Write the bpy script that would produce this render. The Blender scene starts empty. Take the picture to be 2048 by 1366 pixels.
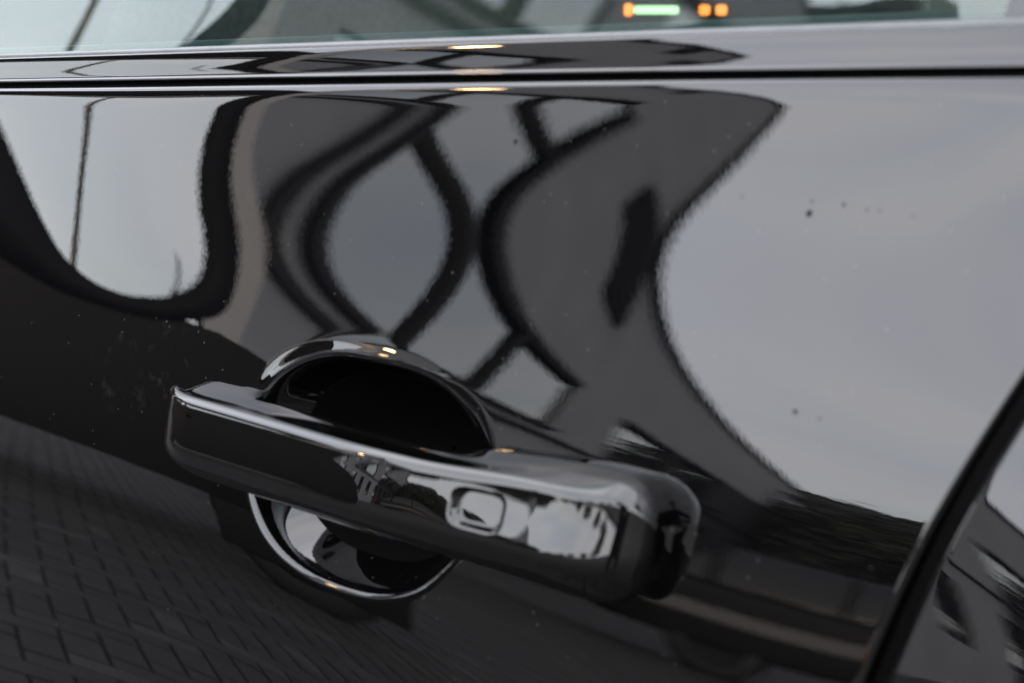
import bpy, bmesh, math, random
import numpy as np
from mathutils import Vector, Matrix

R = math.radians
rng = random.Random(7)
SC = bpy.context.scene
COL = SC.collection

# ------------------------------------------------------------------ camera, sky, sun, exposure
cam_d = bpy.data.cameras.new('camera')
cam = bpy.data.objects.new('camera', cam_d); COL.objects.link(cam)
SC.camera = cam
YAW, PITCH = R(45.0), R(11.8)
fw = Vector((-math.sin(YAW)*math.cos(PITCH), math.cos(YAW)*math.cos(PITCH), -math.sin(PITCH)))
rt = Vector((math.cos(YAW), math.sin(YAW), 0)); up = rt.cross(fw)
cam.matrix_world = Matrix(((rt.x, up.x, -fw.x, 0.0), (rt.y, up.y, -fw.y, -0.40), (rt.z, up.z, -fw.z, 1.05), (0, 0, 0, 1)))
cam_d.sensor_fit = 'HORIZONTAL'; cam_d.sensor_width = 23.5
cam_d.lens = 23.5/2/math.tan(R(16.0))
cam_d.clip_start = 0.01; cam_d.clip_end = 2000
cam_d.dof.use_dof = True; cam_d.dof.focus_distance = 0.80; cam_d.dof.aperture_fstop = cam_d.lens/5.0

SUN_EL, SUN_AZ = R(20), R(35)      # low sun behind cloud, beyond the roof of the car
world = bpy.data.worlds.new('World'); SC.world = world; world.use_nodes = True
nt = world.node_tree; nt.nodes.clear(); N = nt.nodes.new; L = nt.links.new
sky = N('ShaderNodeTexSky'); sky.sky_type = 'NISHITA'; sky.sun_disc = False
sky.sun_elevation = SUN_EL; sky.sun_rotation = SUN_AZ; sky.air_density = 1.2; sky.dust_density = 2.5
gray = N('ShaderNodeMix'); gray.data_type = 'RGBA'; gray.blend_type = 'MIX'
tc = N('ShaderNodeTexCoord'); mp = N('ShaderNodeMapping'); mp.inputs['Scale'].default_value = (1.0, 1.0, 3.2)
noi = N('ShaderNodeTexNoise'); noi.inputs['Scale'].default_value = 2.6; noi.inputs['Detail'].default_value = 6; noi.inputs['Roughness'].default_value = 0.55
ramp = N('ShaderNodeMapRange'); ramp.inputs['From Min'].default_value = 0.33; ramp.inputs['From Max'].default_value = 0.66
ramp.inputs['To Min'].default_value = 0.55; ramp.inputs['To Max'].default_value = 0.97
L(tc.outputs['Generated'], mp.inputs['Vector']); L(mp.outputs['Vector'], noi.inputs['Vector']); L(noi.outputs['Fac'], ramp.inputs['Value'])
noi2 = N('ShaderNodeTexNoise'); noi2.inputs['Scale'].default_value = 5.5; noi2.inputs['Detail'].default_value = 5; L(mp.outputs['Vector'], noi2.inputs['Vector'])
ccol = N('ShaderNodeMix'); ccol.data_type = 'RGBA'; L(noi2.outputs['Fac'], ccol.inputs['Factor'])
ccol.inputs[6].default_value = (4.9, 4.95, 5.6, 1); ccol.inputs[7].default_value = (7.25, 7.0, 7.05, 1)
L(ramp.outputs['Result'], gray.inputs['Factor']); L(sky.outputs['Color'], gray.inputs[6]); L(ccol.outputs[2], gray.inputs[7])
bg = N('ShaderNodeBackground'); bg.inputs['Strength'].default_value = 0.12
out = N('ShaderNodeOutputWorld'); L(gray.outputs[2], bg.inputs['Color']); L(bg.outputs['Background'], out.inputs['Surface'])
sun_d = bpy.data.lights.new('sun', 'SUN'); sun_d.energy = 0.5; sun_d.angle = R(15); sun_d.color = (1.0, 0.93, 0.85)
sun = bpy.data.objects.new('sun', sun_d); COL.objects.link(sun)
sun_dir = Vector((math.sin(SUN_AZ)*math.cos(SUN_EL), math.cos(SUN_AZ)*math.cos(SUN_EL), math.sin(SUN_EL)))
sun.rotation_euler = sun_dir.to_track_quat('Z', 'Y').to_euler()
vs = SC.view_settings; vs.view_transform = 'Standard'; vs.look = 'None'; vs.gamma = 1.0; vs.exposure = 3.3
vs.use_curve_mapping = False
SC.cycles.use_denoising = True
SC.cycles.max_bounces = 10; SC.cycles.glossy_bounces = 6; SC.cycles.transparent_max_bounces = 12
SC.cycles.sample_clamp_indirect = 60; SC.cycles.caustics_reflective = False; SC.cycles.caustics_refractive = False

# ------------------------------------------------------------------ helpers
def tag(o, label=None, cat=None, group=None, kind=None):
    for k, v in (('label', label), ('category', cat), ('group', group), ('kind', kind)):
        if v: o[k] = v
    return o
def empty(name, loc=(0, 0, 0), rz=0.0):
    o = bpy.data.objects.new(name, None); COL.objects.link(o); o.location = loc; o.rotation_euler = (0, 0, rz)
    o.empty_display_size = 0.05
    return o
def link(name, me, mat, parent=None, smooth=False):
    if mat and not me.materials: me.materials.append(mat)
    if smooth: me.shade_smooth()
    o = bpy.data.objects.new(name, me); COL.objects.link(o)
    if parent: o.parent = parent
    return o
def mesh(name, v, f, mat, parent=None, smooth=False):
    me = bpy.data.meshes.new(name); me.from_pydata([tuple(map(float, p)) for p in v], [], [tuple(q) for q in f]); me.update()
    return link(name, me, mat, parent, smooth)
def grid_mesh(name, P, mat, parent=None, closed_u=False, closed_v=False, smooth=True, flip=False):
    """P[i,j,3] -> quad sheet"""
    n, m = P.shape[:2]
    idx = np.arange(n*m).reshape(n, m)
    a = np.concatenate([idx, idx[:1]], 0) if closed_u else idx
    a = np.concatenate([a, a[:, :1]], 1) if closed_v else a
    F = np.stack([a[:-1, :-1], a[1:, :-1], a[1:, 1:], a[:-1, 1:]], -1).reshape(-1, 4)
    if flip: F = F[:, ::-1]
    me = bpy.data.meshes.new(name)
    V = np.ascontiguousarray(P.reshape(-1, 3), dtype=np.float32)
    me.vertices.add(len(V)); me.vertices.foreach_set('co', V.ravel())
    me.loops.add(F.size); me.loops.foreach_set('vertex_index', np.ascontiguousarray(F, dtype=np.int32).ravel())
    me.polygons.add(len(F)); me.polygons.foreach_set('loop_start', np.arange(0, F.size, 4, dtype=np.int32))
    me.polygons.foreach_set('loop_total', np.full(len(F), 4, dtype=np.int32)); me.update(calc_edges=True); me.validate()
    return link(name, me, mat, parent, smooth)
def box(name, lo, hi, mat, parent=None, bevel=0.0, seg=2):
    bm = bmesh.new(); bmesh.ops.create_cube(bm, size=1.0)
    lo, hi = Vector(lo), Vector(hi); c = (lo+hi)/2; d = hi-lo
    for v in bm.verts: v.co = Vector((v.co.x*d.x, v.co.y*d.y, v.co.z*d.z))+c
    if bevel: bmesh.ops.bevel(bm, geom=bm.edges[:], offset=bevel, segments=seg, affect='EDGES', profile=0.5)
    me = bpy.data.meshes.new(name); bm.to_mesh(me); bm.free()
    return link(name, me, mat, parent, bool(bevel))
def tube(name, pts, r, mat, parent=None, n=10):
    pts = np.array(pts, float); k = len(pts); rr = np.broadcast_to(np.array(r, float), (k,))
    T = np.gradient(pts, axis=0); T /= np.linalg.norm(T, axis=1, keepdims=True)
    ref = np.array([0, 0, 1.0]) if abs(T[:, 2]).max() < .95 else np.array([1.0, 0, 0])
    A = np.cross(T, ref); A /= np.linalg.norm(A, axis=1, keepdims=True)+1e-12; B = np.cross(T, A)
    th = np.linspace(0, 2*np.pi, n, endpoint=False)
    P = pts[:, None]+rr[:, None, None]*(np.cos(th)[None, :, None]*A[:, None]+np.sin(th)[None, :, None]*B[:, None])
    o = grid_mesh(name, P, mat, parent, closed_v=True)
    bm = bmesh.new(); bm.from_mesh(o.data); bmesh.ops.holes_fill(bm, edges=[e for e in bm.edges if e.is_boundary], sides=0); bmesh.ops.recalc_face_normals(bm, faces=bm.faces[:]); bm.to_mesh(o.data); bm.free()
    return o
def lathe(name, prof, mat, parent=None, axis='Y', n=28, loc=(0, 0, 0)):
    """prof: (radius, along-axis) pairs"""
    prof = np.array(prof, float); th = np.linspace(0, 2*np.pi, n, endpoint=False)
    c, s = np.cos(th), np.sin(th); P = np.zeros((len(prof), n, 3))
    i, j, k = {'Y': (0, 2, 1), 'Z': (0, 1, 2), 'X': (1, 2, 0)}[axis]
    P[:, :, i] = prof[:, :1]*c; P[:, :, j] = prof[:, :1]*s; P[:, :, k] = prof[:, 1:2]
    o = grid_mesh(name, P, mat, parent, closed_v=True); o.location = loc
    return o
def prism(name, poly, y0, y1, mat, parent=None, bevel=0.0, plane='XZ', inset=0.0):
    """extrude a closed polygon (x,z) from y0 to y1; inset narrows nothing, bevel rounds edges"""
    bm = bmesh.new()
    vs_ = [bm.verts.new((p[0], y0, p[1])) for p in poly]; f = bm.faces.new(vs_)
    r_ = bmesh.ops.extrude_face_region(bm, geom=[f])
    for v in [g for g in r_['geom'] if isinstance(g, bmesh.types.BMVert)]: v.co.y = y1
    bmesh.ops.recalc_face_normals(bm, faces=bm.faces[:])
    if bevel: bmesh.ops.bevel(bm, geom=bm.edges[:], offset=bevel, segments=3, affect='EDGES', profile=0.5)
    me = bpy.data.meshes.new(name); bm.to_mesh(me); bm.free()
    return link(name, me, mat, parent, bool(bevel))

def pmat(name, col, rough=0.5, ior=1.5, metal=0.0, emit=None, estr=0.0, noise=0.0, nscale=5.0, bump=0.0, bscale=40.0, spec=0.5):
    m = bpy.data.materials.new(name); m.use_nodes = True; nt = m.node_tree; b = nt.nodes['Principled BSDF']
    b.inputs['Roughness'].default_value = rough; b.inputs['IOR'].default_value = ior; b.inputs['Metallic'].default_value = metal
    b.inputs['Specular IOR Level'].default_value = spec
    b.inputs['Base Color'].default_value = (*col, 1)
    if emit: b.inputs['Emission Color'].default_value = (*emit, 1); b.inputs['Emission Strength'].default_value = estr
    if noise or bump:
        tc = nt.nodes.new('ShaderNodeTexCoord')
    if noise:
        n = nt.nodes.new('ShaderNodeTexNoise'); n.inputs['Scale'].default_value = nscale; n.inputs['Detail'].default_value = 5
        nt.links.new(tc.outputs['Object'], n.inputs['Vector'])
        mr = nt.nodes.new('ShaderNodeMapRange'); mr.inputs['From Min'].default_value = 0.3; mr.inputs['From Max'].default_value = 0.7
        mr.inputs['To Min'].default_value = 1-noise; mr.inputs['To Max'].default_value = 1+noise
        nt.links.new(n.outputs['Fac'], mr.inputs['Value'])
        mx = nt.nodes.new('ShaderNodeVectorMath'); mx.operation = 'SCALE'; mx.inputs[0].default_value = col
        nt.links.new(mr.outputs['Result'], mx.inputs['Scale']); nt.links.new(mx.outputs['Vector'], b.inputs['Base Color'])
    if bump:
        n = nt.nodes.new('ShaderNodeTexNoise'); n.inputs['Scale'].default_value = bscale; n.inputs['Detail'].default_value = 4
        nt.links.new(tc.outputs['Object'], n.inputs['Vector'])
        bp = nt.nodes.new('ShaderNodeBump'); bp.inputs['Strength'].default_value = bump; bp.inputs['Distance'].default_value = 0.01
        nt.links.new(n.outputs['Fac'], bp.inputs['Height']); nt.links.new(bp.outputs['Normal'], b.inputs['Normal'])
    return m

def paint(name, col=(0.0009, 0.0009, 0.0010), peel=0.0022, spots=(), scuffs=()):
    """glossy black car paint: clear-coat ripple (orange peel), a few dried dirt spots and dusty scuffs"""
    m = bpy.data.materials.new(name); m.use_nodes = True; nt = m.node_tree; b = nt.nodes['Principled BSDF']; nn = nt.nodes.new; ll = nt.links.new
    b.inputs['IOR'].default_value = 1.52
    tc = nn('ShaderNodeTexCoord'); geo = nn('ShaderNodeNewGeometry')
    acc = geo.outputs['Normal']
    for sc_, am in ((620.0, peel), (170.0, peel*0.14)):
        n = nn('ShaderNodeTexNoise'); n.inputs['Scale'].default_value = sc_; n.inputs['Detail'].default_value = 1.0
        ll(tc.outputs['Object'], n.inputs['Vector'])
        s = nn('ShaderNodeVectorMath'); s.operation = 'SUBTRACT'; ll(n.outputs['Color'], s.inputs[0]); s.inputs[1].default_value = (0.5, 0.5, 0.5)
        k = nn('ShaderNodeVectorMath'); k.operation = 'SCALE'; ll(s.outputs['Vector'], k.inputs[0]); k.inputs['Scale'].default_value = am
        a = nn('ShaderNodeVectorMath'); a.operation = 'ADD'; ll(acc, a.inputs[0]); ll(k.outputs['Vector'], a.inputs[1]); acc = a.outputs['Vector']
    nz = nn('ShaderNodeVectorMath'); nz.operation = 'NORMALIZE'; ll(acc, nz.inputs[0]); ll(nz.outputs['Vector'], b.inputs['Normal'])
    mask = None
    warp = nn('ShaderNodeTexNoise'); warp.inputs['Scale'].default_value = 420; ll(tc.outputs['Object'], warp.inputs['Vector'])
    for (x, z, y, rad, am) in spots:
        d = nn('ShaderNodeVectorMath'); d.operation = 'DISTANCE'; ll(tc.outputs['Object'], d.inputs[0]); d.inputs[1].default_value = (x, y, z)
        w = nn('ShaderNodeMath'); w.operation = 'MULTIPLY_ADD'; ll(warp.outputs['Fac'], w.inputs[0]); w.inputs[1].default_value = rad*1.2; ll(d.outputs['Value'], w.inputs[2])
        mr = nn('ShaderNodeMapRange'); mr.interpolation_type = 'SMOOTHSTEP'; mr.inputs['From Min'].default_value = rad*0.9; mr.inputs['From Max'].default_value = rad*1.9
        mr.inputs['To Min'].default_value = am; mr.inputs['To Max'].default_value = 0.0; ll(w.outputs['Value'], mr.inputs['Value'])
        if mask is None: mask = mr.outputs['Result']
        else:
            q = nn('ShaderNodeMath'); q.operation = 'MAXIMUM'; ll(mask, q.inputs[0]); ll(mr.outputs['Result'], q.inputs[1]); mask = q.outputs['Value']
    rbase = nn('ShaderNodeValue'); rbase.outputs[0].default_value = 0.0; rough = rbase.outputs[0]
    cbase = nn('ShaderNodeRGB'); cbase.outputs[0].default_value = (*col, 1); color = cbase.outputs[0]
    if mask is not None:
        ad = nn('ShaderNodeMath'); ad.operation = 'MULTIPLY_ADD'; ll(mask, ad.inputs[0]); ad.inputs[1].default_value = 0.55; ll(rough, ad.inputs[2]); rough = ad.outputs['Value']
        sp = nn('ShaderNodeMath'); sp.operation = 'MULTIPLY_ADD'; ll(mask, sp.inputs[0]); sp.inputs[1].default_value = -0.5; sp.inputs[2].default_value = 0.5; ll(sp.outputs['Value'], b.inputs['Specular IOR Level'])
        mc = nn('ShaderNodeMix'); mc.data_type = 'RGBA'; ll(mask, mc.inputs['Factor']); ll(color, mc.inputs[6]); mc.inputs[7].default_value = (0.012, 0.011, 0.010, 1); color = mc.outputs[2]
    if scuffs:
        for (x, z, y, rad, sx, sz, am) in scuffs:
            mp = nn('ShaderNodeMapping'); mp.inputs['Scale'].default_value = (sx, 1, sz); ll(tc.outputs['Object'], mp.inputs['Vector'])
            vo = nn('ShaderNodeTexNoise'); vo.inputs['Scale'].default_value = 90; vo.inputs['Detail'].default_value = 8; vo.inputs['Roughness'].default_value = 0.75; ll(mp.outputs['Vector'], vo.inputs['Vector'])
            mr = nn('ShaderNodeMapRange'); mr.inputs['From Min'].default_value = 0.56; mr.inputs['From Max'].default_value = 0.80; mr.inputs['To Max'].default_value = am; ll(vo.outputs['Fac'], mr.inputs['Value'])
            d = nn('ShaderNodeVectorMath'); d.operation = 'DISTANCE'; ll(tc.outputs['Object'], d.inputs[0]); d.inputs[1].default_value = (x, y, z)
            fr = nn('ShaderNodeMapRange'); fr.interpolation_type = 'SMOOTHSTEP'; fr.inputs['From Min'].default_value = rad*0.3; fr.inputs['From Max'].default_value = rad; fr.inputs['To Min'].default_value = 1; fr.inputs['To Max'].default_value = 0; ll(d.outputs['Value'], fr.inputs['Value'])
            mu = nn('ShaderNodeMath'); mu.operation = 'MULTIPLY'; ll(mr.outputs['Result'], mu.inputs[0]); ll(fr.outputs['Result'], mu.inputs[1])
            mc = nn('ShaderNodeMix'); mc.data_type = 'RGBA'; ll(mu.outputs['Value'], mc.inputs['Factor']); ll(color, mc.inputs[6]); mc.inputs[7].default_value = (0.16, 0.15, 0.14, 1); color = mc.outputs[2]
    if spots:                                                 # sparse grains of dust lying on the paint
        vo = nn('ShaderNodeTexVoronoi'); vo.inputs['Scale'].default_value = 420; ll(tc.outputs['Object'], vo.inputs['Vector'])
        near = nn('ShaderNodeMath'); near.operation = 'LESS_THAN'; near.inputs[1].default_value = 0.16; ll(vo.outputs['Distance'], near.inputs[0])
        sx = nn('ShaderNodeSeparateColor'); ll(vo.outputs['Color'], sx.inputs['Color'])
        few = nn('ShaderNodeMath'); few.operation = 'GREATER_THAN'; few.inputs[1].default_value = 0.965; ll(sx.outputs['Red'], few.inputs[0])
        both = nn('ShaderNodeMath'); both.operation = 'MULTIPLY'; ll(near.outputs['Value'], both.inputs[0]); ll(few.outputs['Value'], both.inputs[1])
        mc = nn('ShaderNodeMix'); mc.data_type = 'RGBA'; ll(both.outputs['Value'], mc.inputs['Factor']); ll(color, mc.inputs[6]); mc.inputs[7].default_value = (0.03, 0.029, 0.027, 1); color = mc.outputs[2]
    ll(rough, b.inputs['Roughness']); ll(color, b.inputs['Base Color'])
    return m

def glass_mat(name, tint, tintr=(1, 1, 1), gain=1.8, ior=1.5, rough=0.0):
    m = bpy.data.materials.new(name); m.use_nodes = True; nt = m.node_tree; nt.nodes.clear(); nn = nt.nodes.new; ll = nt.links.new
    o = nn('ShaderNodeOutputMaterial'); mx = nn('ShaderNodeMixShader'); tr = nn('ShaderNodeBsdfTransparent'); gl = nn('ShaderNodeBsdfGlossy')
    tr.inputs['Color'].default_value = (*tint, 1); gl.inputs['Color'].default_value = (*tintr, 1); gl.inputs['Roughness'].default_value = rough
    fr = nn('ShaderNodeFresnel'); fr.inputs['IOR'].default_value = ior
    mu = nn('ShaderNodeMath'); mu.operation = 'MULTIPLY'; mu.use_clamp = True; mu.inputs[1].default_value = gain; ll(fr.outputs['Fac'], mu.inputs[0])
    ll(mu.outputs['Value'], mx.inputs['Fac']); ll(tr.outputs['BSDF'], mx.inputs[1]); ll(gl.outputs['BSDF'], mx.inputs[2]); ll(mx.outputs['Shader'], o.inputs['Surface'])
    return m
# ------------------------------------------------------------------ the pressed shape of the door (height field, cubic B-spline)
DOOR = np.array([[-0.017965, -0.017124, -0.016057, -0.014768, -0.013266, -0.011566, -0.009692, -0.007676, -0.005553, -0.003362, -0.001139, 0.001078, 0.003256, 0.005366, 0.007393, 0.009329],
    [-0.014218, -0.016564, -0.018031, -0.018615, -0.018305, -0.017082, -0.014912, -0.011752, -0.007548, -0.002243, 0.004056, 0.010604, 0.015956, 0.019323, 0.020677, 0.02004],
    [-0.015184, -0.017797, -0.019339, -0.019811, -0.019219, -0.017578, -0.014923, -0.011305, -0.006803, -0.001538, 0.004368, 0.010449, 0.016851, 0.023602, 0.030579, 0.037751],
    [-0.018916, -0.019888, -0.020174, -0.019766, -0.01864, -0.016742, -0.013965, -0.010144, -0.005038, 0.001634, 0.009638, 0.017902, 0.024138, 0.028182, 0.030979, 0.032551],
    [-0.030398, -0.02761, -0.024349, -0.020621, -0.016442, -0.011851, -0.006912, -0.001726, 0.003571, 0.008917, 0.015114, 0.022144, 0.029741, 0.035084, 0.038497, 0.039955],
    [-0.035429, -0.031367, -0.027017, -0.022379, -0.017459, -0.012268, -0.006833, -0.001206, 0.004527, 0.010349, 0.018135, 0.025717, 0.031806, 0.036129, 0.038045, 0.037564],
    [-0.033589, -0.030103, -0.026433, -0.022584, -0.018559, -0.014366, -0.010005, -0.005465, -0.000712, 0.004389, 0.010897, 0.019116, 0.028233, 0.037481, 0.046572, 0.055488],
    [-0.027112, -0.027598, -0.027214, -0.025955, -0.023812, -0.02077, -0.016804, -0.011882, -0.005966, 0.000983, 0.009004, 0.018127, 0.02837, 0.039741, 0.052241, 0.06587]])

GX0, GX1, GZ0, GZ1 = -0.82, -0.12, 0.70, 1.03
def _bs(t, n):
    k = n-3; u = np.clip(t, 0, 1)*k; i = np.minimum(u.astype(int), k-1); f = u-i
    w = np.stack([(1-f)**3/6, (3*f**3-6*f**2+4)/6, (-3*f**3+3*f**2+3*f+1)/6, f**3/6], -1)
    d = np.stack([-(1-f)**2/2, (9*f**2-12*f)/6, (-9*f**2+6*f+3)/6, f**2/2], -1)*k
    return i, w, d
def door_y(x, z):
    """depth y of the outer skin at (x, z), continued straight outside the fitted area; also returns its slopes"""
    x = np.asarray(x, float); z = np.asarray(z, float); sh = np.broadcast(x, z).shape
    x = np.broadcast_to(x, sh).ravel(); z = np.broadcast_to(z, sh).ravel()
    xc = np.clip(x, GX0+.01, GX1-.03); zc = np.clip(z, GZ0+.02, GZ1-.012)
    i, wx, dx = _bs((xc-GX0)/(GX1-GX0), 8); j, wz, dz = _bs((zc-GZ0)/(GZ1-GZ0), 16)
    y = np.zeros(len(x)); gx = y.copy(); gz = y.copy()
    for a in range(4):
        for b in range(4):
            C_ = DOOR[i+a, j+b]
            y += C_*wx[:, a]*wz[:, b]; gx += C_*dx[:, a]*wz[:, b]/(GX1-GX0); gz += C_*wx[:, a]*dz[:, b]/(GZ1-GZ0)
    y = y+gx*(x-xc)+gz*(z-zc)
    return y.reshape(sh), gx.reshape(sh), gz.reshape(sh)
SHUT = np.array([(0.30, -0.275), (0.60, -0.284), (0.72, -0.281), (0.80, -0.271), (0.858, -0.2571), (0.885, -0.2495), (0.911, -0.2405), (0.942, -0.2273), (0.98, -0.208), (1.03, -0.178), (1.10, -0.13)])
_zq = np.linspace(0.30, 1.10, 400); _xq = np.interp(_zq, SHUT[:, 0], SHUT[:, 1])
for _ in range(60): _xq[1:-1] = (_xq[:-2]+2*_xq[1:-1]+_xq[2:])/4
def shut_x(z): return np.interp(z, _zq, _xq)
def belt_z(x): return 1.0113+0.0505*(np.asarray(x, float)+0.43)
CUP = (-0.4790, 0.8715, 0.0555, 0.0395)
def cup_depth(x, z):
    """pressed bowl behind the handle, with a soft rolled brim"""
    cx, cz, ax, az = CUP
    u = (x-cx)/ax; v = (z-cz)/az
    n = 2.35
    q = (np.abs(u)**n+np.abs(v)**n+1e-12)**(1/n)
    e = (1-q)*az                                  # about the distance inside the brim, metres
    lo = -0.0028-0.0080*np.clip(u, 0, 1)*np.clip(v+.6, 0, 1)           # the brim roll is broader towards the rear
    hi, k = 0.0022, 2.4              # brim roll from lo to hi, then a wall of slope k
    t = np.clip((e-lo)/(hi-lo), 0, 1)
    wall = np.clip(e-hi, 0, None); span = az-hi
    dm = 0.036                                    # round bowl: steep at the brim, easing to the middle
    d = k*(hi-lo)*t*t*t*(1-t/2)+k*wall*(1-.5*np.clip(wall/span, 0, 1))
    lw = np.clip((v-.35)/.45, 0, 1); lip = 0.0009*lw*lw*(3-2*lw)*np.exp(-((e+.0026)/.0030)**2)
    return d-lip
def frange(*seg):
    o = []
    for a, b, s in seg: o += list(np.arange(a, b-1e-9, s))
    return np.array(o+[seg[-1][1]])

# ------------------------------------------------------------------ materials of the car
M = {}
y_, _, _ = door_y(-0.33, 0.93)
def sp(x, z, rad, am): return (x, z, float(door_y(x, z)[0]), rad, am)
SPOTS = [sp(-.3070, .9794, .0012, 1.0), sp(-.3068, .9830, .0006, .6), sp(-.2956, .9830, .0007, .6), sp(-.2875, .9824, .0006, .5), sp(-.2832, .9825, .0006, .5), sp(-.2722, .9819, .0005, .4), sp(-.3322, .9822, .0005, .4),
         sp(-.4289, .9923, .0010, 1.0), sp(-.2984, .9236, .0010, .7), sp(-.2899, .9231, .0007, .4), sp(-.4477, .9465, .0005, .5)]
SCUFF = [(-0.622, 0.897, float(door_y(-.622, .897)[0]), 0.045, 1.0, 0.8, 0.07), (-0.594, 0.892, float(door_y(-.594, .892)[0]), 0.022, 1.2, 0.9, 0.15)]
M['paint'] = paint('black_paint', spots=SPOTS, scuffs=SCUFF)
M['paint_plain'] = paint('black_paint_small_parts', peel=0.002)
M['handle'] = paint('black_handle_paint', peel=0.0015, col=(0.0009, 0.0009, 0.0009))
M['rubber'] = pmat('black_rubber', (0.012, 0.012, 0.012), 0.6)
M['gasket'] = pmat('black_gasket', (0.003, 0.003, 0.003), 0.5, spec=0.15)
M['bowl'] = pmat('bowl_shade_black', (.0012, .0012, .0012), .7, spec=.03)  # near-black, stands in for the shade deep in the bowl
M['groove'] = pmat('black_groove', (0.004, 0.004, 0.004), 0.8, spec=0.1)
M['seal'] = pmat('grey_wiper_seal', (0.055, 0.058, 0.06), 0.38, noise=0.15, nscale=60)
M['carglass'] = glass_mat('green_tinted_window', (0.30, 0.44, 0.41), (0.93, 1.0, 1.0), gain=1.35)
M['trim_in'] = pmat('interior_trim', (0.10, 0.12, 0.12), 0.6, noise=0.15, nscale=300)
M['dark_in'] = pmat('dark_interior', (0.02, 0.02, 0.021), 0.75)
M['seatcloth'] = pmat('seat_cloth', (0.05, 0.05, 0.052), 0.9, noise=0.3, nscale=200)

# ------------------------------------------------------------------ THE CAR
car = empty('parked_car', (0, 0, 0))
tag(car, 'glossy black parked car seen close up at its rear door handle', 'car')
# door skin --------------------------------------------------------
xb = frange((-1.25, -0.78, .012), (-0.78, -0.55, .0026), (-0.55, -0.40, .0010), (-0.40, -0.20, .0020))
zb = frange((0.33, 0.70, .02), (0.70, 0.80, .005), (0.80, 0.945, .0010), (0.945, 1.00, .0018))
XB, ZB = np.meshgrid(xb, zb)                                   # rows z, columns x
EDGE = 0.0025
def skin(XB, ZB, x_lim, gap):
    top = belt_z(XB)-0.0076
    Zc = np.where(ZB > 0.95, 0.95+(ZB-0.95)/0.05*(top-0.95), ZB)
    Xc = np.where(XB > -0.36, -0.36+(XB+0.36)/0.16*(shut_x(Zc)-gap+0.36), XB)
    return Xc, Zc
X, Zz = skin(XB, ZB, None, 0.0030+EDGE)
Y = door_y(X, Zz)[0]+cup_depth(X, Zz)
low = np.clip((0.62-Zz)/0.3, 0, 1); Y = Y+0.05*low**2         # the flank tucks under towards the sill
P = np.stack([X, Y, Zz], -1)
# rolled top edge
rows = []
cur = P[-1].copy(); a0 = np.arctan(door_y(X[-1], Zz[-1])[2]); Lr, nr = 0.0100, 30
for k in range(1, nr+1):
    q = (k-.5)/nr; a = a0+(R(115)-a0)*(.10*q**2+.90*q**7)
    cur = cur+np.stack([np.zeros_like(a), np.sin(a)*Lr/nr, np.cos(a)*Lr/nr], -1); rows.append(cur.copy())
for k in range(3):
    cur = cur+np.array([0, .0015, -.004]); rows.append(cur.copy())
P = np.concatenate([P, np.array(rows)], 0)
top_crest = P[:, :, 2].max(0); crest_i = P[:, :, 2].argmax(0)
crest_y = P[crest_i, np.arange(P.shape[1]), 1]
# rolled rear edge
cols = []; cur = P[:, -1].copy()
gxr = (P[:, -1]-P[:, -2]); gxr /= np.linalg.norm(gxr, axis=1, keepdims=True)
for k in range(1, 9):
    th = R(90)*k/8
    cols.append(P[:, -1]+gxr*(EDGE*math.sin(th))+np.array([0, EDGE*(1-math.cos(th)), 0]))
for k in range(1, 4): cols.append(cols[7]+np.array([0, .007*k, 0]))
P = np.concatenate([P, np.stack(cols, 1)], 1)
door = grid_mesh('rear_door', P, M['paint'], car)
# black sheet that paints the shade in the deep part of the bowl
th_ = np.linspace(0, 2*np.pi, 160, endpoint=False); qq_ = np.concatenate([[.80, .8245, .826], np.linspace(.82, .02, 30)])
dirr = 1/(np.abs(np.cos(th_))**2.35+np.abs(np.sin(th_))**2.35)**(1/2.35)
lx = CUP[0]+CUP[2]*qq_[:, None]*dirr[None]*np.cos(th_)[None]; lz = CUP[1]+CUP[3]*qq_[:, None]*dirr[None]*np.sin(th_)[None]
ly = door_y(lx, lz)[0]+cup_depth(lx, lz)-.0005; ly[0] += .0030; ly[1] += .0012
grid_mesh('bowl_shade', np.stack([lx, ly, lz], -1), M['bowl'], door, closed_v=True)
door['label'] = 'black door skin mirroring house, sky and paving'
# quarter panel beyond the shut line --------------------------------
zq = frange((0.33, 0.80, .012), (0.80, 0.99, .0025), (0.99, 1.0225, .0025))
nxq = 120; uq = np.linspace(0, 1, nxq)**1.3
Xq = shut_x(zq)[:, None]+0.0030+EDGE+uq[None]*(0.62-(shut_x(zq)[:, None]))
Zq = np.repeat(zq[:, None], nxq, 1)
Yq, gxq, gzq = door_y(np.minimum(Xq, -0.20), np.minimum(Zq, 1.018))
bul = np.clip((0.99-Zq)/0.13, 0, 1); bul = bul*bul*(3-2*bul)
ex = Xq-(-0.26)
Yq = Yq-0.085*bul*ex-0.02*ex*ex*bul+0.10*np.maximum(ex-.3, 0)**2+0.02*ex*(1-bul)+0.05*np.clip((0.62-Zq)/0.3, 0, 1)**2
Pq = np.stack([Xq, Yq, Zq], -1)
cols = []
for k in range(8, 0, -1):
    th = R(90)*k/8
    cols.append(Pq[:, 0]+np.array([-EDGE*math.sin(th), EDGE*(1-math.cos(th)), 0]))
cols = [cols[0]+np.array([0, .02, 0])]+cols
Pq = np.concatenate([np.stack(cols, 1), Pq], 1)
quarter = grid_mesh('quarter_panel', Pq, M['paint'], car)
# dark jamb behind the shut line
zj = np.linspace(0.33, 1.02, 60); xj = shut_x(zj); yj = door_y(xj, np.minimum(zj, 1.015))[0]+0.016
Pj = np.stack([np.stack([xj+dx, yj+dy, zj], -1) for dx, dy in ((-.02, .006), (0, 0), (.02, .006))], 1)
grid_mesh('shut_seal', Pj, M['rubber'], car)

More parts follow.
